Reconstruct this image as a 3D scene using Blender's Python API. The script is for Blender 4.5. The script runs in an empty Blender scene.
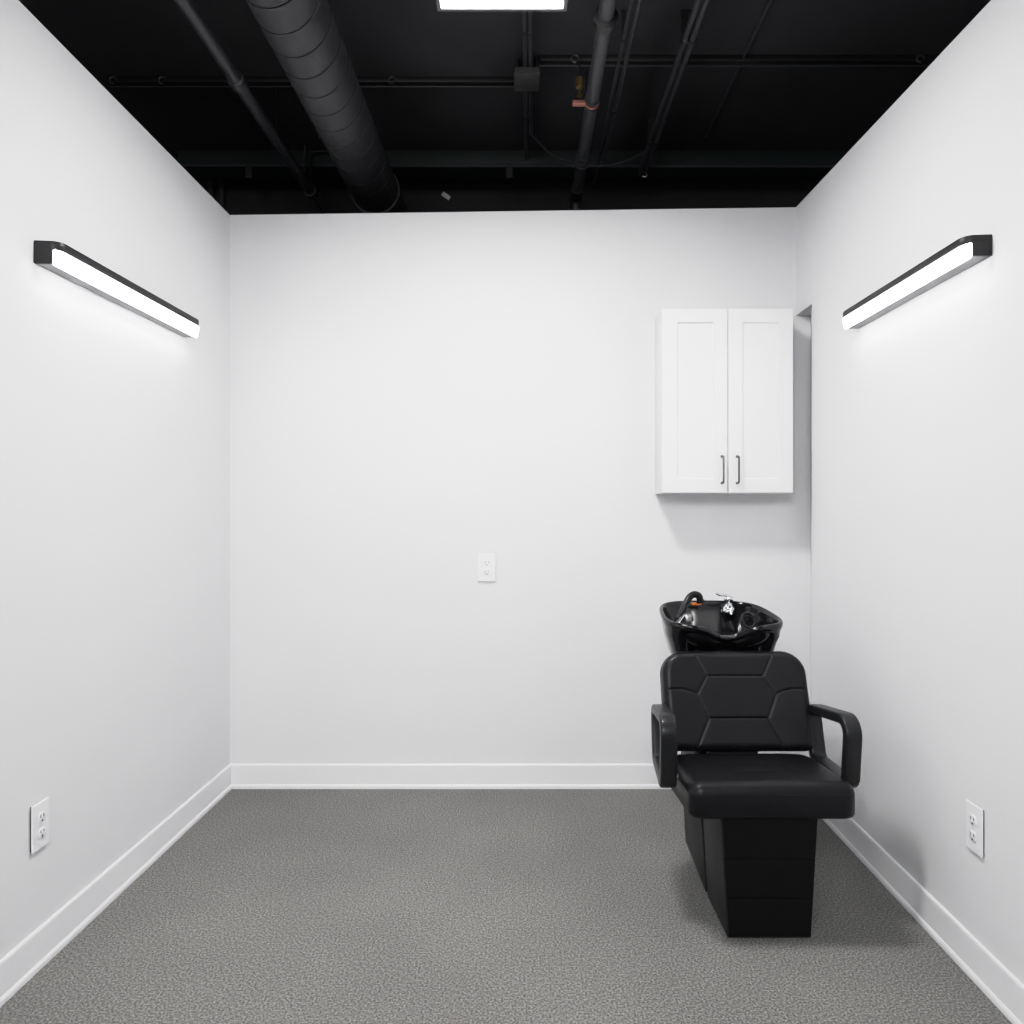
import bpy, bmesh, math, random
from mathutils import Vector, Matrix
random.seed(4)
scene = bpy.context.scene
C = scene.collection
H = 1.333            # eye height of the camera
PI = math.pi

# ------------------------------------------------------------------ materials
def new_mat(name):
    m = bpy.data.materials.new(name); m.use_nodes = True
    nt = m.node_tree
    return m, nt, nt.nodes['Principled BSDF']

def simple(name, col, rough=0.5, metal=0.0, spec=0.5, coat=0.0, bump=None, var=0.0, var_scale=3.0):
    """principled material; bump = (scale, strength, distance); var = slow tone variation"""
    m, nt, b = new_mat(name)
    b.inputs['Base Color'].default_value = (*col, 1)
    b.inputs['Roughness'].default_value = rough
    b.inputs['Metallic'].default_value = metal
    b.inputs['Specular IOR Level'].default_value = spec
    b.inputs['Coat Weight'].default_value = coat
    tc = nt.nodes.new('ShaderNodeTexCoord')
    if bump:
        n = nt.nodes.new('ShaderNodeTexNoise'); n.inputs['Scale'].default_value = bump[0]
        n.inputs['Detail'].default_value = 3
        bp = nt.nodes.new('ShaderNodeBump'); bp.inputs['Strength'].default_value = bump[1]
        bp.inputs['Distance'].default_value = bump[2]
        nt.links.new(tc.outputs['Object'], n.inputs['Vector'])
        nt.links.new(n.outputs['Fac'], bp.inputs['Height'])
        nt.links.new(bp.outputs['Normal'], b.inputs['Normal'])
    if var:
        n = nt.nodes.new('ShaderNodeTexNoise'); n.inputs['Scale'].default_value = var_scale
        n.inputs['Detail'].default_value = 4
        r = nt.nodes.new('ShaderNodeValToRGB')
        r.color_ramp.elements[0].position = .3; r.color_ramp.elements[1].position = .7
        r.color_ramp.elements[0].color = (*[c*(1-var) for c in col], 1)
        r.color_ramp.elements[1].color = (*[min(1, c*(1+var)) for c in col], 1)
        nt.links.new(tc.outputs['Object'], n.inputs['Vector'])
        nt.links.new(n.outputs['Fac'], r.inputs['Fac'])
        nt.links.new(r.outputs['Color'], b.inputs['Base Color'])
    return m

def emit(name, col, strength):
    m, nt, b = new_mat(name)
    b.inputs['Base Color'].default_value = (.9, .9, .9, 1)
    b.inputs['Emission Color'].default_value = (*col, 1)
    b.inputs['Emission Strength'].default_value = strength
    return m

def carpet_mat():
    m, nt, b = new_mat('grey loop carpet')
    b.inputs['Roughness'].default_value = 1.0
    b.inputs['Specular IOR Level'].default_value = 0.1
    tc = nt.nodes.new('ShaderNodeTexCoord')
    n1 = nt.nodes.new('ShaderNodeTexNoise'); n1.inputs['Scale'].default_value = 165; n1.inputs['Detail'].default_value = 2.0
    n2 = nt.nodes.new('ShaderNodeTexNoise'); n2.inputs['Scale'].default_value = 1.6; n2.inputs['Detail'].default_value = 4
    v = nt.nodes.new('ShaderNodeTexVoronoi'); v.inputs['Scale'].default_value = 150
    for n in (n1, n2, v): nt.links.new(tc.outputs['Object'], n.inputs['Vector'])
    r1 = nt.nodes.new('ShaderNodeValToRGB')
    e = r1.color_ramp.elements
    e[0].position = .33; e[0].color = (.104, .104, .103, 1)
    e[1].position = .67; e[1].color = (.295, .290, .277, 1)
    k = e.new(.5); k.color = (.184, .182, .176, 1)
    nt.links.new(n1.outputs['Fac'], r1.inputs['Fac'])
    r2 = nt.nodes.new('ShaderNodeValToRGB')
    e = r2.color_ramp.elements
    e[0].position = .3; e[0].color = (.90, .90, .90, 1); e[1].position = .7; e[1].color = (1.06, 1.06, 1.05, 1)
    nt.links.new(n2.outputs['Fac'], r2.inputs['Fac'])
    mx = nt.nodes.new('ShaderNodeMix'); mx.data_type = 'RGBA'; mx.blend_type = 'MULTIPLY'
    mx.inputs['Factor'].default_value = 1
    nt.links.new(r1.outputs['Color'], mx.inputs['A']); nt.links.new(r2.outputs['Color'], mx.inputs['B'])
    nt.links.new(mx.outputs['Result'], b.inputs['Base Color'])
    bp = nt.nodes.new('ShaderNodeBump'); bp.inputs['Strength'].default_value = .6; bp.inputs['Distance'].default_value = .004
    nt.links.new(v.outputs['Distance'], bp.inputs['Height'])
    nt.links.new(bp.outputs['Normal'], b.inputs['Normal'])
    return m

M = {}
M['wall'] = simple('white wall paint', (.745, .745, .758), .75, spec=.25, bump=(260, .12, .0015), var=.012, var_scale=2.2)
M['trim'] = simple('white trim paint', (.82, .82, .835), .38, spec=.4)
M['carpet'] = carpet_mat()
M['deck'] = simple('black painted deck', (.025, .025, .028), .75, spec=.3, bump=(14, .3, .004), var=.3, var_scale=1.3)
M['beam'] = simple('dark green black steel', (.014, .020, .020), .6, spec=.35, var=.2)
M['pipe'] = simple('charcoal painted pipe', (.034, .035, .041), .42, spec=.5, bump=(60, .1, .001))
M['duct'] = simple('charcoal painted duct metal', (.021, .0215, .025), .5, spec=.5, var=.15, var_scale=5)
M['conduit'] = simple('dark painted conduit', (.035, .036, .042), .38, spec=.6)
M['strut'] = simple('black painted strut', (.005, .005, .006), .5, spec=.5)
M['box'] = simple('dark grey junction box steel', (.040, .041, .042), .55, spec=.4)
M['leather'] = simple('black vinyl leather', (.0045, .0046, .0062), .40, spec=.27, bump=(420, .18, .0012))
M['arm'] = simple('black satin plastic', (.008, .0085, .010), .36, spec=.4)
M['base'] = simple('black matte base plastic', (.0035, .0035, .0040), .5, spec=.16, bump=(300, .1, .0006))
M['base_side'] = simple('charcoal base side plastic', (.012, .012, .013), .5, spec=.4, bump=(300, .1, .0006))
M['gloss'] = simple('black gloss basin', (.006, .006, .0075), .10, spec=.42)
M['chrome'] = simple('chrome', (.75, .76, .79), .12, metal=1.0)
M['nickel'] = simple('brushed nickel', (.32, .32, .33), .33, metal=1.0)
M['darknickel'] = simple('dark brushed nickel', (.16, .16, .165), .35, metal=1.0)
M['rubber'] = simple('black rubber hose', (.007, .007, .008), .30, spec=.25)
M['orange'] = simple('orange tag', (.75, .22, .04), .5)
M['brass'] = simple('aged brass', (.20, .14, .055), .4, metal=.8)
M['copper'] = simple('dull red copper paint', (.33, .13, .10), .45)
M['cab'] = simple('white cabinet lacquer', (.84, .84, .845), .40, spec=.4)
M['plate'] = simple('white outlet plastic', (.84, .84, .86), .35, spec=.45)
M['slot'] = simple('dark outlet slot', (.06, .06, .065), .6)
M['shadow_backing'] = simple('dark gasket', (.02, .02, .022), .8)  # dark filler for outlet shadow lines; also chair joint, plate and bracket
M['housing'] = simple('black lamp housing', (.011, .011, .0125), .45, spec=.4)
M['glow'] = emit('lamp diffuser', (1, .99, .985), 33.0)
M['panelglow'] = emit('ceiling panel diffuser', (1, .99, .985), 165.0)
M['panelframe'] = simple('grey panel frame', (.12, .12, .125), .4, metal=.4)
M['lampgrey_lit'] = simple('lit grey lamp underside', (.24, .24, .245), .5)  # black underside painted grey as if lit by the diffuser
M['seam'] = simple('matte black duct seam', (.004, .004, .004), .9, spec=.05)
M['white'] = simple('white tag', (.7, .7, .7), .5)

# ------------------------------------------------------------------ helpers
def tag(o, label=None, cat=None, group=None, kind=None):
    if label: o['label'] = label
    if cat: o['category'] = cat
    if group: o['group'] = group
    if kind: o['kind'] = kind
    return o

def thing(name, label, cat, loc, group=None, rz=0.0):
    o = bpy.data.objects.new(name, None); C.objects.link(o)
    o.location = loc; o.rotation_euler = (0, 0, rz); o.empty_display_size = .05
    return tag(o, label, cat, group)

def origin_of(o):
    v = Vector((0, 0, 0))
    while o is not None:
        v += o.location; o = o.parent
    return v

def obj(name, bm, mat, parent=None, smooth=35, local=False, loc=None):
    """link a bmesh as ONE object; world-built geometry is moved into its parent's frame (or to loc)"""
    bmesh.ops.recalc_face_normals(bm, faces=bm.faces)
    if not local:
        off = origin_of(parent) if parent is not None else (Vector(loc) if loc else None)
        if off is not None:
            bmesh.ops.translate(bm, verts=bm.verts, vec=-off)
    me = bpy.data.meshes.new(name); bm.to_mesh(me); bm.free()
    for m in (mat if isinstance(mat, (list, tuple)) else [mat]): me.materials.append(m)
    if smooth:
        for p in me.polygons: p.use_smooth = True
        me.set_sharp_from_angle(angle=math.radians(smooth))
    o = bpy.data.objects.new(name, me); C.objects.link(o)
    if parent is not None: o.parent = parent
    elif loc: o.location = loc
    return o

def struct(name, bm, mat, **k):
    return tag(obj(name, bm, mat, **k), kind='structure')

def BM(): return bmesh.new()

def add_hexa(bm, v8, bevel=0.0, seg=2):
    """8 corners: bottom 4 (ccw) then top 4"""
    vs = [bm.verts.new(v) for v in v8]
    fs = [(0, 3, 2, 1), (4, 5, 6, 7), (0, 1, 5, 4), (1, 2, 6, 5), (2, 3, 7, 6), (3, 0, 4, 7)]
    faces = [bm.faces.new([vs[i] for i in f]) for f in fs]
    if bevel:
        es = list({e for f in faces for e in f.edges})
        bmesh.ops.bevel(bm, geom=es, offset=bevel, segments=seg, profile=.5, affect='EDGES')
    return bm

def add_box(bm, x0, x1, y0, y1, z0, z1, bevel=0.0, seg=2):
    return add_hexa(bm, [(x0, y0, z0), (x1, y0, z0), (x1, y1, z0), (x0, y1, z0),
                         (x0, y0, z1), (x1, y0, z1), (x1, y1, z1), (x0, y1, z1)], bevel, seg)

def box(*a, **k): return add_box(BM(), *a, **k)

def skin_rings(bm, rings, closed=False, caps=True):
    vr = [[bm.verts.new(p) for p in r] for r in rings]
    n = len(vr[0]); m = len(vr)
    for i in range(m if closed else m-1):
        a, b = vr[i], vr[(i+1) % m]
        for j in range(n):
            bm.faces.new((a[j], a[(j+1) % n], b[(j+1) % n], b[j]))
    if caps and not closed:
        bm.faces.new(vr[0][::-1]); bm.faces.new(vr[-1])
    return bm

def add_tube(bm, pts, r, n=14, caps=True):
    pts = [Vector(p) for p in pts]
    rs = r if isinstance(r, (list, tuple)) else [r]*len(pts)
    t0 = (pts[1]-pts[0]).normalized()
    up = Vector((0, 0, 1)) if abs(t0.z) < .9 else Vector((1, 0, 0))
    nrm = (up - t0*up.dot(t0)).normalized()
    rings = []
    for i, p in enumerate(pts):
        a = pts[max(i-1, 0)]; b = pts[min(i+1, len(pts)-1)]
        t = (b-a).normalized()
        nrm = (nrm - t*nrm.dot(t)).normalized()
        bi = t.cross(nrm)
        rings.append([p + rs[i]*(math.cos(2*PI*k/n)*nrm + math.sin(2*PI*k/n)*bi) for k in range(n)])
    return skin_rings(bm, rings, caps=caps)

def tube(pts, r, n=14): return add_tube(BM(), pts, r, n)

def bez(pts, per=8):
    """smooth curve through points (catmull-rom)"""
    P = [Vector(p) for p in pts]; P = [2*P[0]-P[1]] + P + [2*P[-1]-P[-2]]
    out = []
    for i in range(1, len(P)-2):
        for k in range(per):
            t = k/per
            a, b, c, d = P[i-1], P[i], P[i+1], P[i+2]
            out.append(.5*((2*b)+(c-a)*t+(2*a-5*b+4*c-d)*t*t+(3*b-a-3*c+d)*t**3))
    out.append(P[-2]); return out

def fillet(poly, radii, seg=8):
    """round the corners of a closed 2-D polygon"""
    n = len(poly); out = []
    if not isinstance(radii, (list, tuple)): radii = [radii]*n
    for i in range(n):
        p = Vector(poly[i]); a = (Vector(poly[i-1])-p); b = (Vector(poly[(i+1) % n])-p)
        if radii[i] < 1e-6: out.append(tuple(p)); continue
        an, bn = a.normalized(), b.normalized()
        ang = an.angle(bn); t = radii[i]/math.tan(ang/2)
        c = p + (an+bn).normalized()*(radii[i]/math.sin(ang/2))
        s, e = p+an*t-c, p+bn*t-c
        a0 = math.atan2(s.y, s.x); a1 = math.atan2(e.y, e.x)
        da = (a1-a0+PI) % (2*PI)-PI
        for k in range(seg+1):
            q = a0+da*k/seg
            out.append((c.x+radii[i]*math.cos(q), c.y+radii[i]*math.sin(q)))
    return out

def add_prism(bm, poly, z0, z1, f=lambda a, b, z: (a, b, z), bevel=0.0):
    """extrude a 2-D polygon from z0 to z1, small edge round by extra inset rings"""
    cx = sum(p[0] for p in poly)/len(poly); cy = sum(p[1] for p in poly)/len(poly)
    def ins(d):
        if not d: return poly
        n = len(poly); res = []
        area = sum(poly[i][0]*poly[(i+1) % n][1]-poly[(i+1) % n][0]*poly[i][1] for i in range(n))
        s = 1 if area > 0 else -1
        for i in range(n):
            a = Vector(poly[i-1]); b = Vector(poly[(i+1) % n]); t = (b-a).normalized()
            res.append((poly[i][0]-s*t.y*d, poly[i][1]+s*t.x*d))
        return res
    if bevel:
        h = bevel
        L = [(h, z0), (h*.3, z0+h*.3), (0, z0+h), (0, z1-h), (h*.3, z1-h*.3), (h, z1)]
    else:
        L = [(0, z0), (0, z1)]
    return skin_rings(bm, [[f(p[0], p[1], z) for p in ins(d)] for d, z in L])

def seg_dist(p, a, b):
    ax, ay = a; bx, by = b; px, py = p
    dx, dy = bx-ax, by-ay
    t = max(0, min(1, ((px-ax)*dx+(py-ay)*dy)/(dx*dx+dy*dy+1e-12)))
    return math.hypot(px-ax-t*dx, py-ay-t*dy)

def cushion(w, h, rad, R, thick, seams, frame, step=.0045, groove=.0055, gw=.0045, puff=.004, crown=0.0, base_rad=None):
    """padded panel: rounded outline w x h (u centred, v from 0), rounded front edge R, stitched grooves.
       rad = corner radii (bottom-left, bottom-right, top-right, top-left); frame maps (u, v, n) to the world"""
    nu, nv = int(w/step), int(h/step)
    bm = BM()
    def clamp(u, v):
        """distance inside the outline, and the point pushed onto it if outside"""
        left = u < 0; low = v < h/2
        r = rad[0 if (low and left) else 1 if low else 2 if not left else 3]
        cu = (-w/2+r) if left else (w/2-r); cv = r if low else h-r
        du = (cu-u) if left else (u-cu); dv = (cv-v) if low else (v-cv)
        if du > 0 and dv > 0:
            q = math.hypot(du, dv)
            if q > r:
                u = cu+(u-cu)*r/q; v = cv+(v-cv)*r/q; q = r
            return u, v, r-q
        return u, v, min(w/2-abs(u), v, h-v)
    grid = []
    for j in range(nv+1):
        row = []
        for i in range(nu+1):
            # denser near the borders
            s = i/nu; t = j/nv
            s = s+.35*math.sin(2*PI*s)/(2*PI)*-1 if False else s
            u, v, e = clamp(-w/2+w*s, h*t)
            k = min(e/R, 1)
            n = R*math.sqrt(max(0, 1-(1-k)**2))
            ds = min([seg_dist((u, v), a, b) for a, b in seams] or [9])
            if seams:
                n += (puff*(1-math.exp(-(ds/.03)**2)) - groove*math.exp(-(ds/gw)**2))*k
            n += crown*(1-(2*u/w)**2)*(1-(2*v/h-1)**2)
            row.append(bm.verts.new(frame(u, v, n)))
        grid.append(row)
    for j in range(nv):
        for i in range(nu):
            a, b, c, d = grid[j][i], grid[j][i+1], grid[j+1][i+1], grid[j+1][i]
            if len({tuple(round(x, 6) for x in q.co) for q in (a, b, c, d)}) >= 3:
                bm.faces.new((a, b, c, d))
    per = ([(0, i) for i in range(nu)] + [(j, nu) for j in range(nv)] +
           [(nv, i) for i in range(nu, 0, -1)] + [(j, 0) for j in range(nv, 0, -1)])
    uv = []
    for j, i in per:
        u, v, e = clamp(-w/2+w*i/nu, h*j/nv); uv.append((u, v))
    prev = [grid[j][i] for j, i in per]
    br = base_rad or .012
    cu, cv = 0, h/2
    for dn, ins in ((-thick+br, 0), (-thick+br*.3, br*.3), (-thick, br)):
        ring = []
        for u, v in uv:
            L = math.hypot(u-cu, v-cv)
            ring.append(bm.verts.new(frame(u-(u-cu)/L*ins, v-(v-cv)/L*ins, dn)))
        for k in range(len(per)):
            q = (k+1) % len(per)
            bm.faces.new((prev[k], prev[q], ring[q], ring[k]))
        prev = ring
    bm.faces.new(prev)
    bmesh.ops.remove_doubles(bm, verts=bm.verts, dist=1e-5)
    return bm

def copy_tree(o, parent=None):
    c = o.copy(); C.objects.link(c)
    if parent is not None: c.parent = parent
    for ch in list(o.children): copy_tree(ch, c)
    return c

# ------------------------------------------------------------------ the room
D = 3.4            # distance of the back wall
YF = -1.5          # wall behind the camera
lx = lambda y: -1.386-.0115*(D-y)
rx = lambda y: 1.310-.0167*(D-y)
lt = lambda y: H+1.395+.0155*(D-y)
rt = lambda y: H+1.433-.030*(D-y)
T = .11
bm = BM(); add_hexa(bm, [(-4.0, YF-.2, -.12), (4.0, YF-.2, -.12), (4.0, 4.6, -.12), (-4.0, 4.6, -.12),
                         (-4.0, YF-.2, 0), (4.0, YF-.2, 0), (4.0, 4.6, 0), (-4.0, 4.6, 0)])
struct('floor', bm, M['carpet'], smooth=0)
bm = BM(); add_hexa(bm, [(lx(YF)-T, YF, 0), (lx(YF), YF, 0), (lx(D), D, 0), (lx(D)-T, D+T, 0),
                         (lx(YF)-T, YF, lt(YF)), (lx(YF), YF, lt(YF)), (lx(D), D, lt(D)), (lx(D)-T, D+T, lt(D))])
struct('wall_left', bm, M['wall'], smooth=0)
KX, KY, KZ = 1.381, 3.205, 2.25     # below KZ the far end of the wall steps out to the recessed corner
bm = BM()
V = lambda x, y, z: bm.verts.new((x, y, z))
a0, a1 = V(rx(YF), YF, 0), V(rx(YF), YF, rt(YF)); b0, bk, b1 = V(rx(KY), KY, 0), V(rx(KY), KY, KZ), V(rx(KY), KY, rt(KY))
ck, c1 = V(rx(D), D, KZ), V(rx(D), D, rt(D)); d0, dk_ = V(KX, D, 0), V(KX, D, KZ)
OX = KX+T
e0, e1 = V(OX, YF, 0), V(OX, YF, rt(YF)); f0, f1 = V(OX, D+T, 0), V(OX, D+T, rt(D)); g1 = V(rx(D), D+T, rt(D)); 
h0 = V(KX, D+T, 0); hk = V(KX, D+T, KZ); gk = V(rx(D), D+T, KZ)
for f in ((a0, b0, bk, b1, a1), (bk, ck, c1, b1), (b0, d0, dk_, bk), (bk, dk_, ck), (e0, e1, f1, f0), (a0, a1, e1, e0),
          (a1, b1, c1, g1, f1, e1), (d0, h0, hk, dk_), (dk_, hk, gk, ck), (ck, gk, g1, c1), (h0, f0, f1, g1, gk, hk), (a0, e0, f0, h0, d0, b0)):
    bm.faces.new(f)
struct('wall_right', bm, M['wall'], smooth=0)
bm = BM(); add_hexa(bm, [(lx(D), D, 0), (KX, D, 0), (KX, D+T, 0), (lx(D)-T, D+T, 0),
                         (lx(D), D, lt(D)), (KX, D, rt(D)), (KX, D+T, rt(D)), (lx(D)-T, D+T, lt(D))])
struct('wall_back', bm, M['wall'], smooth=0)
struct('wall_far', box(-4, 4, 4.42, 4.55, 0, H+2.02), M['deck'], smooth=0)
struct('ceiling', box(-4, 4, YF-.2, 4.55, H+2.02, H+2.12), M['deck'], smooth=0)

# baseboards: board with a shoe strip at the foot
def board_profile():
    return [(0, 0), (.014, 0), (.014, .012), (.011, .019), (.0085, .021), (.0085, .109), (.006, .1145), (0, .1145)]
def baseboard(name, a, b, nrm):
    bm = BM(); prof = board_profile()
    rings = [[(p[0]+nrm[0]*q, p[1]+nrm[1]*q, z) for q, z in prof] for p in (a, b)]
    skin_rings(bm, rings)
    struct(name, bm, M['trim'], smooth=0)
baseboard('baseboard_left', (lx(YF), YF), (lx(D), D), (1, 0))
baseboard('baseboard_right', (rx(YF), YF), (rx(KY), KY), (-1, 0))
baseboard('baseboard_corner', (rx(KY), KY+.001), (KX, D), (-1, 0))
baseboard('baseboard_back', (lx(D)+.006, D), (KX-.006, D), (0, -1))

# ceiling beam beyond the back wall
struct('ceiling_beam', box(-1.94, 1.85, 4.03, 4.2, H+1.935, H+2.02, bevel=.004), M['beam'])

# ------------------------------------------------------------------ shampoo chair with basin
CX = .775; BX = .768
chair = thing('shampoo_chair', 'black backwash shampoo chair with stitched backrest, loop armrests and attached gloss basin', 'salon chair', (CX, 2.5, 0))

# base: front pedestal tapering to the floor, rear body behind a groove
bm = BM()
add_hexa(bm, [(BX-.130, 2.207, .002), (BX+.130, 2.207, .002), (BX+.130, 2.445, .002), (BX-.130, 2.445, .002),
              (BX-.153, 2.207, .40), (BX+.153, 2.207, .40), (BX+.153, 2.445, .40), (BX-.153, 2.445, .40)], bevel=.006)
ped = obj('front_pedestal', bm, M['base_side'], chair)
# three stacked front panels with thin joints
zs = [(.012, .128, 0), (.131, .249, 1), (.252, .398, 2)]
for z0, z1, k in zs:
    hw = lambda z: .1275+.023*(z/.4)-.002
    bm = BM()
    add_hexa(bm, [(BX-hw(z0), 2.201, z0), (BX+hw(z0), 2.201, z0), (BX+hw(z0), 2.212, z0), (BX-hw(z0), 2.212, z0),
                  (BX-hw(z1), 2.201, z1), (BX+hw(z1), 2.201, z1), (BX+hw(z1), 2.212, z1), (BX-hw(z1), 2.212, z1)], bevel=.0018)
    obj('front_panel', bm, M['base'], ped, smooth=0)
bm = BM()
add_hexa(bm, [(BX-.120, 2.44, .004), (BX+.120, 2.44, .004), (BX+.120, 2.475, .004), (BX-.120, 2.475, .004),
              (BX-.142, 2.44, .395), (BX+.142, 2.44, .395), (BX+.142, 2.475, .395), (BX-.142, 2.475, .395)])
obj('base_joint', bm, M['shadow_backing'], chair, smooth=0)
bm = BM()
add_hexa(bm, [(BX-.130, 2.470, .002), (BX+.130, 2.470, .002), (BX+.112, 2.85, .002), (BX-.112, 2.85, .002),
              (BX-.153, 2.470, .385), (BX+.153, 2.470, .385), (BX+.130, 2.86, .385), (BX-.130, 2.86, .385)], bevel=.006)
body = obj('rear_body', bm, M['base_side'], chair)
# column up to the basin
bm = BM()
add_hexa(bm, [(CX-.10, 2.70, .38), (CX+.125, 2.70, .38), (CX+.125, 2.82, .38), (CX-.10, 2.82, .38),
              (CX-.115, 2.72, .80), (CX+.115, 2.72, .80), (CX+.115, 2.86, .80), (CX-.115, 2.86, .80)], bevel=.012)
obj('basin_column', bm, M['base'], chair)

# seat, leaning back a little
SY0, SY1 = 2.168, 2.555
SEAT_L = SY1-SY0
def seat_frame(u, v, n):
    slope = -.085*v
    return (CX-.003+u, SY0+v, .456+slope+n)
seat_seams = [((-.10, .20), (-.085, .12)), ((-.085, .12), (-.09, .05)), ((-.085, .12), (.085, .12)), ((.085, .12), (.10, .20)),
              ((.085, .12), (.09, .05)), ((-.10, .20), (.10, .20)), ((-.10, .20), (-.14, .30)), ((.10, .20), (.14, .30))]
bm = cushion(.513, SEAT_L, (.04, .04, .06, .06), .034, .070, seat_seams, seat_frame, step=.006, groove=.0018, gw=.005, puff=.002, crown=.014)
seat = obj('seat', bm, M['leather'], chair, smooth=60)
pp = fillet([(-.2550, .0015), (.2550, .0015), (.2550, SEAT_L), (-.2550, SEAT_L)], [.04, .04, .06, .06], 10)
pts = [seat_frame(u*1.0, v, .0035) for u, v in pp]
bm = BM()
rings = []
n = len(pts)
for i in range(n):
    p = Vector(pts[i]); t = (Vector(pts[(i+1) % n])-Vector(pts[i-1])).normalized()
    b_ = Vector((0, 0, 1)); a_ = t.cross(b_).normalized()
    rings.append([p + .0022*(math.cos(2*PI*k/6)*a_+math.sin(2*PI*k/6)*b_) for k in range(6)])
skin_rings(bm, rings, closed=True)
obj('piping', bm, M['leather'], seat, smooth=60)
# support plate under the seat
obj('seat_plate', box(CX-.19, CX+.19, 2.235, 2.50, .366, .395, bevel=.005), M['shadow_backing'], chair)

# backrest
BB = Vector((CX, 2.515, .476)); ev = Vector((0, .110, .322)).normalized(); en = Vector((0, -ev.z, ev.y))
BL = .350
def back_frame(u, v, n):
    p = BB + Vector((u, 0, 0)) + ev*v + en*(n+.004*math.cos(u*5)-.02-.018*(2*u/.52)**2*-1)
    return p
F = lambda u, f: (u, (f-.02 if .05 < f < .95 else f)*BL)
hl, hr = F(-.142, .575), F(.142, .575)
tl, tr = F(-.102, .76), F(.102, .76)
bl, brr = F(-.105, .34), F(.105, .34)
back_seams = [(tl, tr), (tl, hl), (tr, hr), (hl, bl), (hr, brr), (bl, brr),
              (tl, F(-.148, 1.0)), (tr, F(.148, 1.0)), (bl, F(-.155, .03)), (brr, F(.155, .03))]
sl = [F(-.142, .575), F(-.165, .605), F(-.195, .625), F(-.225, .625), F(-.262, .61)]
for a, b in zip(sl, sl[1:]):
    back_seams.append((a, b)); back_seams.append(((-a[0], a[1]), (-b[0], b[1])))
bm = cushion(.522, BL, (.035, .035, .085, .085), .028, .055, back_seams, back_frame, step=.0036, groove=.0042, gw=.0032, puff=.0014)
obj('backrest', bm, M['leather'], chair, smooth=60)
bm = BM()
add_box(bm, CX-.105, CX+.06, 2.49, 2.60, .37, .44, bevel=.006)
add_hexa(bm, [(CX-.105, 2.54, .40), (CX+.06, 2.54, .40), (CX+.06, 2.59, .40), (CX-.105, 2.59, .40),
              (CX-.09, 2.575, .56), (CX+.06, 2.575, .56), (CX+.06, 2.62, .56), (CX-.09, 2.62, .56)], bevel=.004)
obj('back_bracket', bm, M['shadow_backing'], chair)

# armrests: closed flat loops
def armrest(cx, s):
    poly = [(2.290, .444), (2.268, .658), (2.580, .612), (2.530, .444)]
    loop = fillet(poly, [.032, .045, .034, .035], 10)
    # resample the straight runs a little
    w, t = .0265, .0165
    sec = fillet([(-w, -t), (w, -t), (w, t), (-w, t)], .008, 4)
    n = len(loop); rings = []
    for i in range(n):
        a = Vector(loop[i-1]); b = Vector(loop[(i+1) % n]); tg = (b-a).normalized(); nr = Vector((-tg.y, tg.x))
        toe = (.026 if s < 0 else .004)*(loop[i][0]-2.272)/.3
        rings.append([(cx-s*toe+q[0], loop[i][0]+nr.x*q[1], loop[i][1]+nr.y*q[1]) for q in sec])
    return skin_rings(BM(), rings, closed=True)
for s in (-1, 1):
    a = obj('armrest', armrest(CX+s*(.305 if s < 0 else .281), s), M['arm'], chair, smooth=50)
    for y in (2.36, 2.46):
        bm = tube([(CX+s*.245, y, .444), (CX+s*.274, y, .444)], .011, 12)
        obj('bolt', bm, M['nickel'], a)

# basin
BY = 2.825
NB = 96
def plan(th, sc, lower=0.0):
    c, s = math.cos(th), math.sin(th)
    e = 2/3.4
    cu = math.copysign(abs(c)**e, c); su = math.copysign(abs(s)**e, s)
    a = .222-.016*su
    return a*cu*sc, .195*su*sc
def rim_ring(sc, dz, shift=0.0, wsc=1.0, follow=1.0, cave=0.0, zflat=None):
    out = []
    for k in range(NB):
        th = 2*PI*k/NB
        u, w = plan(th, sc); u0, w0 = plan(th, 1)
        front = max(0, min(1, (-w0-.05)/.10))
        g = math.exp(-(u0/.072)**2)*front
        g2 = front/(1+(u0/.15)**8)
        z = .918+.115*w0-.050*g*follow - .010*math.exp(-((abs(u0)-.14)/.04)**2)*front*0
        z += .012*(w0/.195)*0
        if zflat is not None: z = zflat
        w2 = w*wsc+shift+.055*g*(follow if zflat is None else .3)+cave*g2
        out.append((CX+u, BY+w2, z+dz))
    return out
rings = [rim_ring(.62, 0, zflat=.725, cave=.10), rim_ring(.78, 0, zflat=.735, cave=.11), rim_ring(.84, 0, zflat=.765, cave=.11),
         rim_ring(.91, 0, zflat=.82, cave=.10), rim_ring(.955, -.058, cave=.085, follow=.6), rim_ring(.965, -.036, cave=.06, follow=.9),
         rim_ring(.985, -.024, cave=.012), rim_ring(1.0, -.012), rim_ring(1.0, -.004), rim_ring(.985, .002), rim_ring(.955, .003), rim_ring(.93, -.002),
         rim_ring(.915, -.014), rim_ring(.88, -.045, wsc=.95, shift=-.006, follow=.8), rim_ring(.80, 0, wsc=.9, shift=-.012, zflat=.825),
         rim_ring(.60, 0, wsc=.9, shift=-.012, zflat=.790), rim_ring(.25, 0, wsc=.9, shift=-.012, zflat=.778), rim_ring(.08, 0, shift=-.012, zflat=.774)]
bm = skin_rings(BM(), rings)
basin = obj('basin', bm, M['gloss'], chair, smooth=70)
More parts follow.
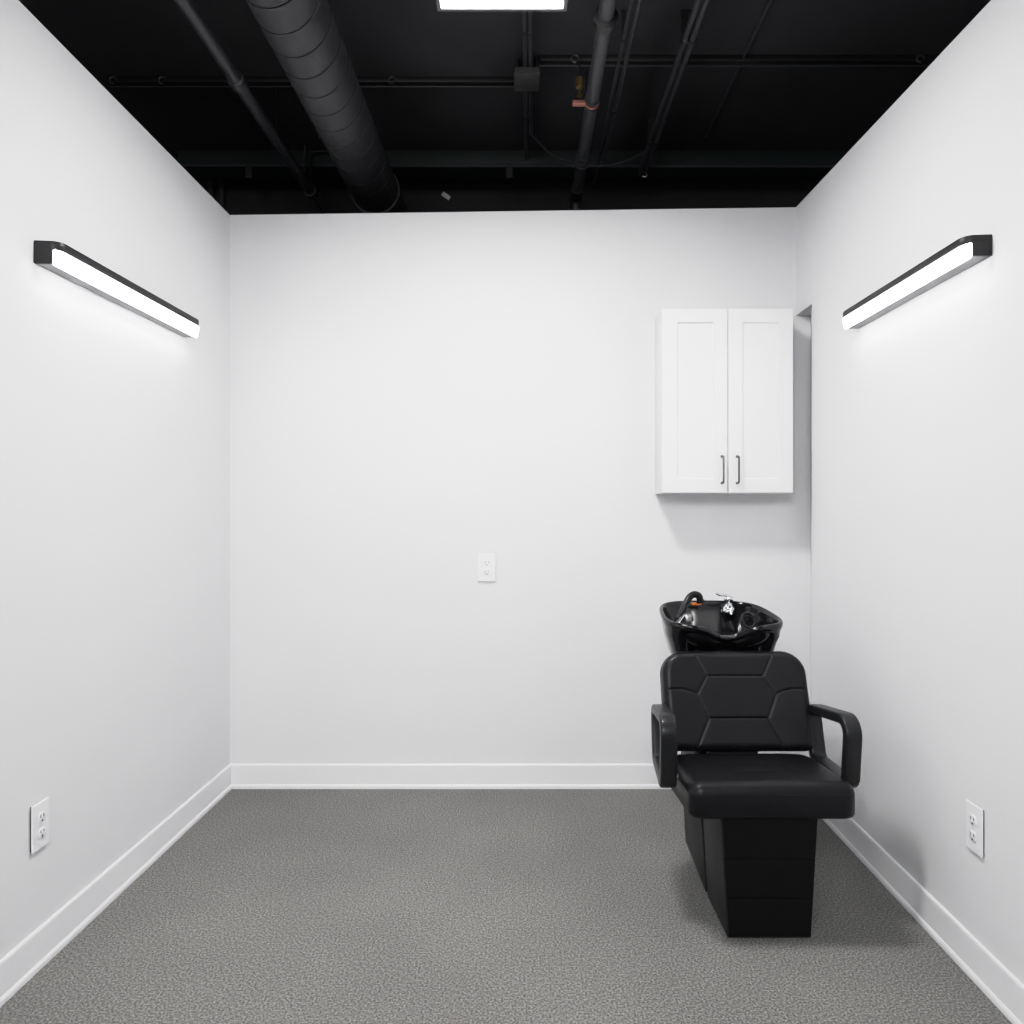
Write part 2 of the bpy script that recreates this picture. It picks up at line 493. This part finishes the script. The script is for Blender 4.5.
# fittings on the basin
def lathe(prof, c, n=20):
    return skin_rings(BM(), [[(c[0]+r*math.cos(2*PI*k/n), c[1]+r*math.sin(2*PI*k/n), c[2]+z) for k in range(n)] for r, z in prof])
fx, fy, fz = .862, 2.965, .912
bm = lathe([(.026, -.012), (.026, .004), (.020, .010), (.017, .014), (.016, .034), (.019, .038), (.019, .050), (.013, .056), (.002, .058)], (fx, fy, fz))
fau = obj('faucet', bm, M['chrome'], basin, smooth=50)
bm = tube(bez([(fx, fy, fz+.050), (fx-.018, fy-.012, fz+.060), (fx-.04, fy-.02, fz+.062), (fx-.058, fy-.02, fz+.070)]), [.006]*12+[.005]*13, 10)
obj('lever', bm, M['chrome'], fau)
bm = tube(bez([(fx, fy, fz+.02), (fx-.004, fy-.03, fz+.02), (fx-.006, fy-.05, fz+.004), (fx-.006, fy-.055, fz-.012)]), .010, 12)
obj('spout', bm, M['chrome'], fau)
# sprayer at the left
sp = bez([(.622, 2.835, .893), (.640, 2.855, .915), (.664, 2.88, .945), (.684, 2.895, .972), (.704, 2.90, .982), (.722, 2.90, .976), (.728, 2.90, .956)], 6)
spr = obj('sprayer', tube(sp, [.007+.007*min(1, i/14) for i in range(len(sp))], 14), M['rubber'], basin, smooth=60)
obj('spray_face', tube([(.728, 2.90, .958), (.730, 2.90, .949)], .0175, 16), M['rubber'], spr)
bm = lathe([(.024, -.016), (.024, .002), (.020, .010), (.008, .014), (.001, .015)], (.665, 2.855, .898))
obj('hose_socket', bm, M['nickel'], basin, smooth=50)
obj('sprayer_holder', tube([(.612, 2.80, .878), (.628, 2.815, .890), (.645, 2.835, .905)], .007, 10), M['chrome'], basin)
co = [(.905+.030*math.cos(a)*(1-.012*a), 2.835+.028*math.sin(a)*.6, .868+.040*math.sin(a)*.75+.002*a) for a in [i*.3 for i in range(44)]]
obj('hose', tube(co, .0065, 10), M['rubber'], basin, smooth=60)
obj('warning_tag', box(.712, .752, 2.975, 2.979, .928, .940, bevel=.001), M['orange'], basin)
bm = lathe([(.028, 0), (.028, .004), (.020, .006), (.016, .003), (.002, .003)], (CX, BY-.012, .776))
obj('drain', bm, M['chrome'], basin)
obj('rim_highlight', box(CX-.035, CX+.03, 2.674, 2.678, .845, .856, bevel=.0015), M['darknickel'], basin)  # highlight on the rim at the neck notch, made as a metal strip

# ------------------------------------------------------------------ wall cabinet
x0, x1, z0, z1, yb, yf = .634, 1.223, 1.400, 2.232, D, 3.21
cab = thing('wall_cabinet', 'white two-door shaker wall cabinet hung above the basin', 'cabinet', ((x0+x1)/2, D, z0))
obj('carcass', box(x0+.003, x1-.003, yf+.022, yb, z0, z1, bevel=.0015), M['cab'], cab)
def shaker(a, b, c, d, px0, px1, pz0, pz1):
    """door front with a recessed flat panel"""
    bm = BM(); y0, y1, rec = yf, yf+.0195, .009
    def ring(ax, bx, cz, dz, y): return [(ax, y, cz), (bx, y, cz), (bx, y, dz), (ax, y, dz)]
    e = .0016
    rings = [ring(a, b, c, d, y1), ring(a, b, c, d, y0+e), ring(a+e, b-e, c+e, d-e, y0),
             ring(px0, px1, pz0, pz1, y0), ring(px0+.0045, px1-.0045, pz0+.0045, pz1-.0045, y0+rec)]
    return skin_rings(bm, rings)
S = 222.4
PX = lambda p: (p-521)/S
xm = PX(728)
doors = []
for a, b, pa, pb, hx in ((x0, xm-.002, PX(677.3), PX(714), PX(721.8)), (xm+.002, x1, PX(742.5), PX(779), PX(737))):
    d = obj('door', shaker(a, b, z0+.002, z1-.002, pa, pb, H+(508-479)/S, H+(508-322)/S), M['cab'], cab, smooth=20)
    hz0, hz1 = H+(508-483)/S, H+(508-456.5)/S
    bm = tube(bez([(hx, yf+.001, hz0), (hx, yf-.022, hz0+.001), (hx, yf-.028, hz0+.010), (hx, yf-.028, (hz0+hz1)/2), (hx, yf-.028, hz1-.010), (hx, yf-.022, hz1-.001), (hx, yf+.001, hz1)], 6), .0048, 12)
    add_tube(bm, [(hx, yf+.001, hz0), (hx, yf-.004, hz0)], .007, 12); add_tube(bm, [(hx, yf+.001, hz1), (hx, yf-.004, hz1)], .007, 12)
    obj('handle', bm, M['darknickel'], d, smooth=50)
for z in (H+(508-316)/S, H+(508-480)/S):
    obj('hinge', box(x0+.001, x0+.012, yf+.018, yf+.032, z-.012, z+.012, bevel=.001), M['nickel'], cab)

# ------------------------------------------------------------------ wall lights
def wall_light(label, xw, s, y0, y1, z0, z1, P=.075, tilt=0.0):
    """s = +1 pokes out towards +x. plan outline (p = distance from the wall, y)"""
    t = thing('wall_light', label, 'light', (xw((y0+y1)/2), (y0+y1)/2, z0), 'linear wall lights')
    X = lambda p, y: xw(y)+s*p
    zs = z0+(z1-z0)*.60            # the diffuser sits under a top slab, in front of a back body
    bm = BM()
    out = fillet([(0, y0), (P, y0), (P, y1), (0, y1)], [0, .034, .034, 0], 10)
    add_prism(bm, out, zs, z1, lambda p, y, z: (X(p, y), y, z), bevel=.003)
    add_prism(bm, [(0, y0), (.054, y0), (.054, y1), (0, y1)], z0, zs+.004, lambda p, y, z: (X(p, y), y, z), bevel=.0015)
    obj('housing', bm, M['housing'], t, smooth=40)
    e = -.003; pa = .053
    o2 = fillet([(pa, y0-e), (P+e, y0-e), (P+e, y1+e), (pa, y1+e)], [0, .0165, .0165, 0], 10)
    lean = lambda z: .009*(1-(z-z0)/(zs-z0))
    bm = add_prism(BM(), o2, z0-.0035, zs+.0005, lambda p, y, z: (X(p-(p-pa)/(P+e-pa)*lean(z), y), y, z), bevel=.006)
    obj('diffuser', bm, M['glow'], t, smooth=60)
    o3 = [(.004, y0+.006), (.0525, y0+.006), (.0525, y1-.006), (.004, y1-.006)]
    obj('lit_underside', add_prism(BM(), o3, z0-.001, z0+.003, lambda p, y, z: (X(p, y), y, z)), M['lampgrey_lit'], t, smooth=0)  # thin sheet carrying the lit grey of the housing underside
    return t
wall_light('long black linear light with glowing white diffuser on the bare wall far from the chair', lx, 1, 2.053, 2.945, 2.037, 2.103)
wall_light('long black linear light with glowing white diffuser on the wall beside the cabinet and chair', rx, -1, 1.948, 2.742, 2.022, 2.080)

# ------------------------------------------------------------------ ceiling light
PZ = H+1.60
px0_, px1_, py0_, py1_ = -.268, .147, 2.02, 2.300
cl = thing('ceiling_light', 'rectangular white glowing panel light on the black ceiling', 'light', ((px0_+px1_)/2, (py0_+py1_)/2, PZ))
bm = BM(); fw = .012
for a in ((px0_, px0_+fw, py0_, py1_), (px1_-fw, px1_, py0_, py1_), (px0_+fw, px1_-fw, py0_, py0_+fw), (px0_+fw, px1_-fw, py1_-fw, py1_)):
    add_box(bm, a[0], a[1], a[2], a[3], PZ, PZ+.052); add_box(bm, a[0], a[1], a[2], a[3], PZ+.056, PZ+.08)
add_box(bm, px0_+fw, px1_-fw, py0_+fw, py1_-fw, PZ+.060, PZ+.08)
add_box(bm, -.10, -.02, 2.10, 2.18, PZ+.08, H+2.02)
obj('frame', bm, M['panelframe'], cl, smooth=0)
bm = BM(); add_box(bm, px0_+fw, px1_-fw, py0_+fw, py1_-fw, PZ+.036, PZ+.06)
add_box(bm, px0_+.002, px1_-.002, py0_+.002, py1_-.002, PZ+.0525, PZ+.0555)  # added emissive rim that spills a glow onto the deck
obj('diffuser', bm, M['panelglow'], cl, smooth=0)

# ------------------------------------------------------------------ outlets
def make_outlet(w, h):
    """built facing -y around its own origin, back on y = 0"""
    t = thing('wall_outlet', '', 'outlet', (0, 0, 0), 'duplex wall outlets')
    g = box(-w/2+.004, w/2-.004, -.004, 0, -h/2+.003, h/2-.003)  # dark inset that draws the shadow line round the plate
    obj('shadow_backing', g, M['shadow_backing'], t, smooth=0, local=True)
    o = obj('cover_plate', box(-w/2, w/2, -.010, -.0035, -h/2, h/2, bevel=.0025, seg=1), M['plate'], t, smooth=0, local=True)
    for zc in (h*.165, -h*.165):
        sh = fillet([(-.017, -.0145), (.017, -.0145), (.017, .0145), (-.017, .0145)], .011, 6)
        bm = add_prism(BM(), sh, 0, .003, lambda a, b, z, zc=zc: (a, -.0098-z, zc+b), bevel=.0008)
        r = obj('receptacle', bm, M['plate'], t, local=True)
        for a, hh in ((-.0075, .0045), (.0075, .0038)):
            obj('slot', box(a-.0016, a+.0016, -.0134, -.0124, zc+.0045-hh, zc+.0045+hh), M['slot'], r, smooth=0, local=True)
        bm = BM(); add_tube(bm, [(0, -.0124, zc-.0085), (0, -.0134, zc-.0085)], .0032, 10)
        obj('ground_hole', bm, M['slot'], r, local=True)
    bm = BM(); add_tube(bm, [(0, -.009, 0), (0, -.0112, 0)], .003, 10)
    obj('screw', bm, M['plate'], t, local=True)
    return t
o1 = make_outlet(.086, .133)
o1.location = (-.162, D, H-59.5/210)
o1['label'] = 'white duplex outlet alone in the middle of the bare wall behind the chair'
o2 = copy_tree(o1); o2.scale = (.84, 1, 1.02); yy = 2.071
o2.location = (lx(yy), yy, .414); o2.rotation_euler = (0, 0, PI/2)
o2['label'] = 'white duplex outlet low on the empty wall, far across the room from the chair'
o3 = copy_tree(o1); o3.scale = (.84, 1, 1.02); yy = 2.016
o3.location = (rx(yy), yy, .429); o3.rotation_euler = (0, 0, -PI/2)
o3['label'] = 'white duplex outlet low on the wall right beside the shampoo chair'

# ------------------------------------------------------------------ overhead services
# spiral duct
dk = thing('air_duct', 'large round charcoal spiral duct running under the black ceiling', 'duct', (-.79, 3.0, H+1.72))
R0 = .125; Y0, Y1 = 1.4, 4.42; st = .005; ns = 56
rings = []; seam = []
step_list = []
y = Y0
while y < Y1-.13:
    step_list += [(y, 0, 0), (y+.0022, -.0035, 1), (y+.0044, 0, 1), (y+.007, .0014, 0), (y+.013, .0, 0), (y+.045, 0, 0), (y+.085, 0, 0), (y+.118, 0, 0)]
    y += .125
for y, dr, sm in step_list:
    rings.append([(-.79+(R0+dr)*math.cos(2*PI*k/ns), y-.030*math.cos(2*PI*k/ns), H+1.72+(R0+dr)*math.sin(2*PI*k/ns)) for k in range(ns)])
bm = skin_rings(BM(), rings)
bm.faces.ensure_lookup_table()
for q, (y, dr, sm) in enumerate(step_list[1:]):
    if sm:
        for k in range(ns): bm.faces[q*ns+k].material_index = 1
obj('duct_tube', bm, [M['duct'], M['seam']], dk, smooth=60)
def ring_band(c, r0, r1, y0, y1, n=40):
    return skin_rings(BM(), [[(c[0]+r*math.cos(2*PI*k/n), y, c[1]+r*math.sin(2*PI*k/n)) for k in range(n)] for r, y in ((r0, y0), (r1, y0), (r1, y1), (r0, y1))], closed=True)
obj('collar', ring_band((-.79, H+1.72), R0-.002, R0+.010, 3.86, 3.93), M['duct'], dk, smooth=40)
for y in (2.2, 3.7):
    bm = BM(); add_box(bm, -.80, -.78, y, y+.002, H+1.72+R0, H+2.02)
    obj('hanger_strap', bm, M['strut'], dk, smooth=0)

def pipe(name, label, cat, x, h, r, y0, y1, mat='pipe', group=None, dx=0.0):
    t = thing(name, label, cat, (x, (y0+y1)/2, H+h), group)
    obj('tube', tube([(x, y0, H+h), (x+dx, y1, H+h)], r, 20), M[mat], t, smooth=50)
    return t
def hang(t, x, h, r, ys):
    for y in ys:
        bm = BM(); add_tube(bm, [(x, y, H+h+r*.6), (x, y, H+2.02)], .004, 8)
        obj('hanger_rod', bm, M['strut'], t)
# sprinkler pipe left of the duct
p = pipe('ceiling_pipe', 'dark round pipe with one coupling, between the bare wall and the spiral duct', 'pipe', -1.164, 1.75, .027, 1.4, 3.98)
obj('coupling', tube([(-1.164, 2.90, H+1.75), (-1.164, 2.905, H+1.75), (-1.164, 2.955, H+1.75), (-1.164, 2.96, H+1.75)], [.027, .036, .036, .027], 20), M['pipe'], p)
obj('end_clamp', tube([(-1.164, 3.93, H+1.75), (-1.164, 3.99, H+1.75)], .034, 20), M['pipe'], p)
obj('end_rod', tube([(-1.164, 3.97, H+1.745), (-1.185, 4.42, H+1.745)], .008, 10), M['conduit'], p)
hang(p, -1.164, 1.75, .03, (2.3, 3.4))
# pipe on the right of the junction box
p = pipe('ceiling_pipe', 'dark round pipe with flanged coupling and a reddish clamp beside the junction box', 'pipe', .290, 1.72, .028, 1.4, 3.86, dx=.015)
xx = lambda y: .290+.015*(y-1.4)/2.46
obj('flange', tube([(xx(2.50), 2.49, H+1.72), (xx(2.5), 2.495, H+1.72), (xx(2.5), 2.53, H+1.72), (xx(2.5), 2.535, H+1.72)], [.030, .044, .044, .030], 24), M['strut'], p)
for y in (2.99, 3.015, 3.04):
    obj('clamp_ring', ring_band((xx(y), H+1.72), .027, .0325, y, y+.012, 24), M['copper'] if y == 3.015 else M['pipe'], p)
obj('clamp_handle', box(xx(3.02)-.082, xx(3.02)-.026, 3.008, 3.035, H+1.705, H+1.72, bevel=.003), M['copper'], p)
for y in (3.47, 3.52, 3.56):
    obj('band', ring_band((xx(y), H+1.72), .027, .0315, y, y+.014, 24), M['pipe'], p)
obj('elbow', tube(bez([(xx(3.84), 3.84, H+1.72), (xx(3.9), 3.93, H+1.72), (xx(3.9), 3.97, H+1.69), (xx(3.9), 3.99, H+1.60)]), .033, 18), M['strut'], p)
hang(p, .30, 1.72, .03, (2.1, 3.3))

# sprinkler head
s = thing('sprinkler_head', 'small brass sprinkler head hanging from the black ceiling beside the round pipe', 'sprinkler', (.262, 3.2, H+1.85))
obj('stem', tube([(.262, 3.2, H+1.92), (.262, 3.2, H+2.02)], .005, 10), M['strut'], s)
bm = BM(); add_tube(bm, [(.262, 3.2, H+1.875), (.262, 3.2, H+1.885), (.262, 3.2, H+1.925), (.262, 3.2, H+1.93)], [.010, .019, .019, .010], 6)
obj('body', bm, M['brass'], s, smooth=0)
bm = BM(); add_tube(bm, [(.262, 3.2, H+1.845), (.262, 3.2, H+1.878)], .006, 8); add_tube(bm, [(.262, 3.2, H+1.846), (.262, 3.2, H+1.850)], .014, 12)
obj('deflector', bm, M['brass'], s)

# conduits
def conduit(label, x, h, r, y0, y1, x1=None, clips=()):
    t = thing('conduit', label, 'conduit', (x, (y0+y1)/2, H+h), 'ceiling conduits')
    x1 = x if x1 is None else x1
    obj('tube', tube([(x, y0, H+h), (x1, y1, H+h)], r, 12), M['conduit'], t)
    for y in clips:
        q = x+(x1-x)*(y-y0)/(y1-y0)
        obj('clip', box(q-r*1.15, q+r*1.15, y-.008, y+.008, H+h-r*1.12, H+2.02, bevel=.002), M['strut'], t, smooth=0)
    return t
conduit('thin conduit entering the junction box on the duct side, continuing to the beam', .010, 1.968, .009, 2.6, 4.03, .028, (2.95, 3.6))
conduit('thin conduit through the junction box on the pipe side, ending where a cable sags', .034, 1.968, .009, 2.6, 3.76, .053, (2.95, 3.6))
conduit('thick conduit of the outer pair, nearer the round pipe', .655, 1.90, .0125, 1.4, 4.06, .672, (2.9, 3.7))
outer = conduit('thick conduit of the outer pair, nearer the cabinet wall', .690, 1.90, .0125, 1.4, 4.04, .700, (2.9, 3.7))
conduit('thin dull conduit next to the round pipe', .402, 1.905, .0075, 1.4, 4.2, .430, (2.9,))
conduit('slender shiny conduit second from the round pipe', .438, 1.90, .009, 1.4, 3.9, .452, (3.42,))
conduit('very thin lone deck seam nearest the cabinet wall on the black ceiling', .972, 2.008, .006, 1.4, 3.86, 1.0, (2.4,))  # seam in the deck, built as a thin tube

# junction box
j = thing('junction_box', 'square dark grey junction box under the black ceiling', 'junction box', (.026, 3.23, H+1.93))
obj('box_body', box(-.027, .080, 3.165, 3.30, H+1.930, H+1.957, bevel=.003), M['box'], j)
for q in (-.018, .072): obj('standoff', box(q-.004, q+.004, 3.20, 3.26, H+1.955, H+2.02), M['strut'], j, smooth=0)
obj('cover', box(-.030, .083, 3.162, 3.303, H+1.926, H+1.931, bevel=.0015), M['box'], j)

# sagging cable
cb = bez([(.047, 3.75, H+1.966), (.085, 3.80, H+1.955), (.158, 3.88, H+1.925), (.24, 3.9, H+1.90), (.322, 3.92, H+1.885), (.43, 3.93, H+1.882), (.54, 3.93, H+1.898), (.672, 3.93, H+1.955), (.72, 3.93, H+2.02)], 6)
o = obj('sagging_cable', tube(cb, .005, 8), M['conduit'], loc=(.32, 3.9, H+1.885)); tag(o, 'thin black cable sagging beneath the round pipe toward the outer conduits', 'cable')

# transverse struts with small hanger eyes
def strut(label, xa, xb, y, h, eyes):
    t = thing('strut_channel', label, 'strut', ((xa+xb)/2, y, H+h), 'crosswise ceiling struts')
    obj('channel', box(xa, xb, y-.018, y+.018, H+h, H+2.02, bevel=.003), M['strut'], t)
    obj('highlight_lip', box(xa, xb, y+.016, y+.024, H+h-.004, H+h+.004, bevel=.0015), M['pipe'], t)  # lighter colour stands for the highlight edge below the dark band
    for x in eyes:
        bm = tube([(x+.016*math.cos(a), y-.035, H+h-.004+.016*math.sin(a)) for a in [i*.45 for i in range(12)]], .004, 8)
        obj('hanger_eye', bm, M['conduit'], t)
strut('long black ceiling strut from the bare wall past the duct to the junction box', -1.95, -.03, 3.36, 1.995, (-1.90, -1.67, -.60))
strut('long black strut across the ceiling from the junction box toward the cabinet wall', .083, 1.90, 3.20, 1.995, (.24, 1.77))
o = obj('beam_pipe', tube([(-1.93, 4.018, H+1.928), (1.84, 4.018, H+1.922)], .0085, 10), M['conduit'], loc=(0, 4.018, H+1.925)); tag(o, 'thin pipe running along the lower edge of the dark beam', 'pipe')
for x, l, lb in ((-1.53, .075, 'short dark strap hanging from the beam pipe near the bare wall'), (-.065, .075, 'short dark strap hanging from the beam pipe behind the junction box')):
    b = box(x-.018, x+.018, 4.010, 4.026, H+1.93-l, H+1.935, bevel=.002)
    tag(obj('pipe_hanger', b, M['deck'], loc=(x, 4.018, H+1.9)), lb, 'strap', 'straps on the beam pipe')
for x, lb in ((-1.90, 'short upright dark stub pipe beyond the wall corner, nearer the bare wall'), (-1.835, 'short upright dark stub pipe beyond the wall corner, nearer the round pipe')):
    tag(obj('stub_pipe', tube([(x, 4.38, H+1.80), (x, 4.38, H+2.02)], .017, 12), M['box'], loc=(x, 4.38, H+1.8)), lb, 'pipe', 'stub pipes')
# wires beside the duct
wz = lambda px, py, d: ((px-521)/714*d, d, H+(508-py)/714*d)
w1 = bez([wz(320, 118, 3.95), wz(312, 128, 3.96), wz(306, 138, 3.97), wz(304.5, 155, 3.98), wz(304.5, 178, 3.98), wz(306, 190, 3.98)], 6)
tag(obj('bent_wire', tube(w1, .0045, 8), M['conduit'], loc=w1[0]), 'thin bent wire with a slanting top, beside the duct', 'wire', 'wires beside the duct')
w2 = bez([wz(340, 150.5, 3.99), wz(325, 151, 3.99), wz(313, 152, 3.99), wz(310.5, 156, 3.99), wz(310.5, 180, 3.99), wz(311, 192, 3.99)], 6)
tag(obj('bent_wire', tube(w2, .0065, 8), M['strut'], loc=w2[0]), 'thicker bent wire with a square corner, beside the duct', 'wire', 'wires beside the duct')
# chrome hook at the end of the outer conduits
hk = [wz(644.5+3*math.cos(a), 172+5*math.sin(a), 4.045) for a in [-.6+i*.35 for i in range(9)]]
h_ = obj('end_hook', tube(hk, .005, 8), M['chrome'], outer); h_['label'] = 'small shiny metal hook'
# white tag on the far dark wall
c = Vector(wz(446, 196, 4.4145)); bm = box(-.028, .028, -.006, .006, -.013, .013, bevel=.002)
bmesh.ops.rotate(bm, verts=bm.verts, cent=(0, 0, 0), matrix=Matrix.Rotation(math.radians(35), 3, 'Y'))
bmesh.ops.translate(bm, verts=bm.verts, vec=c)
tag(obj('hanging_tag', bm, M['white'], loc=c), 'small slanted pale tag on the dark wall beyond the partition', 'tag')

# ------------------------------------------------------------------ world, camera
w = bpy.data.worlds.new('World'); scene.world = w; w.use_nodes = True
w.node_tree.nodes['Background'].inputs['Color'].default_value = (.97, .98, 1, 1)
w.node_tree.nodes['Background'].inputs['Strength'].default_value = .11

# added soft fill lamp standing in for the unseen rest of the salon, high behind the photographer, aimed at the lower half of the booth
al = bpy.data.lights.new('salon_fill', 'AREA'); al.shape = 'RECTANGLE'; al.size = 1.4; al.size_y = .8
al.energy = 35; al.spread = math.radians(112)
ao = bpy.data.objects.new('salon_fill', al); C.objects.link(ao); ao.location = (-.60, -1.3, 2.65)
ao.rotation_euler = (PI/2-math.atan2(2.55, 4.4), 0, math.radians(-6))
cam = bpy.data.cameras.new('Camera'); co = bpy.data.objects.new('Camera', cam); C.objects.link(co)
co.location = (0, 0, H); co.rotation_euler = (PI/2, 0, 0)
cam.sensor_width = 36; cam.lens = 714/1024*36
cam.shift_x = -9/1024; cam.shift_y = -4/1024
cam.clip_start = .05
scene.camera = co
scene.view_settings.view_transform = 'Standard'
scene.view_settings.look = 'None'
scene.view_settings.exposure = 0.0
# film-like shoulder so the white walls keep their tone beside the lamps
scene.view_settings.use_curve_mapping = True
cm = scene.view_settings.curve_mapping
W = 4.0
cm.white_level = (W, W, W); cm.extend = 'HORIZONTAL'
cv = cm.curves[3]
cv.points[0].location = (0, 0); cv.points[1].location = (1, 1)
for p in ((.06, .058), (.15, .15), (.35, .385), (.60, .635), (.85, .762), (1.2, .862), (2.0, .955)): cv.points.new(p[0]/W, p[1])
cm.update()
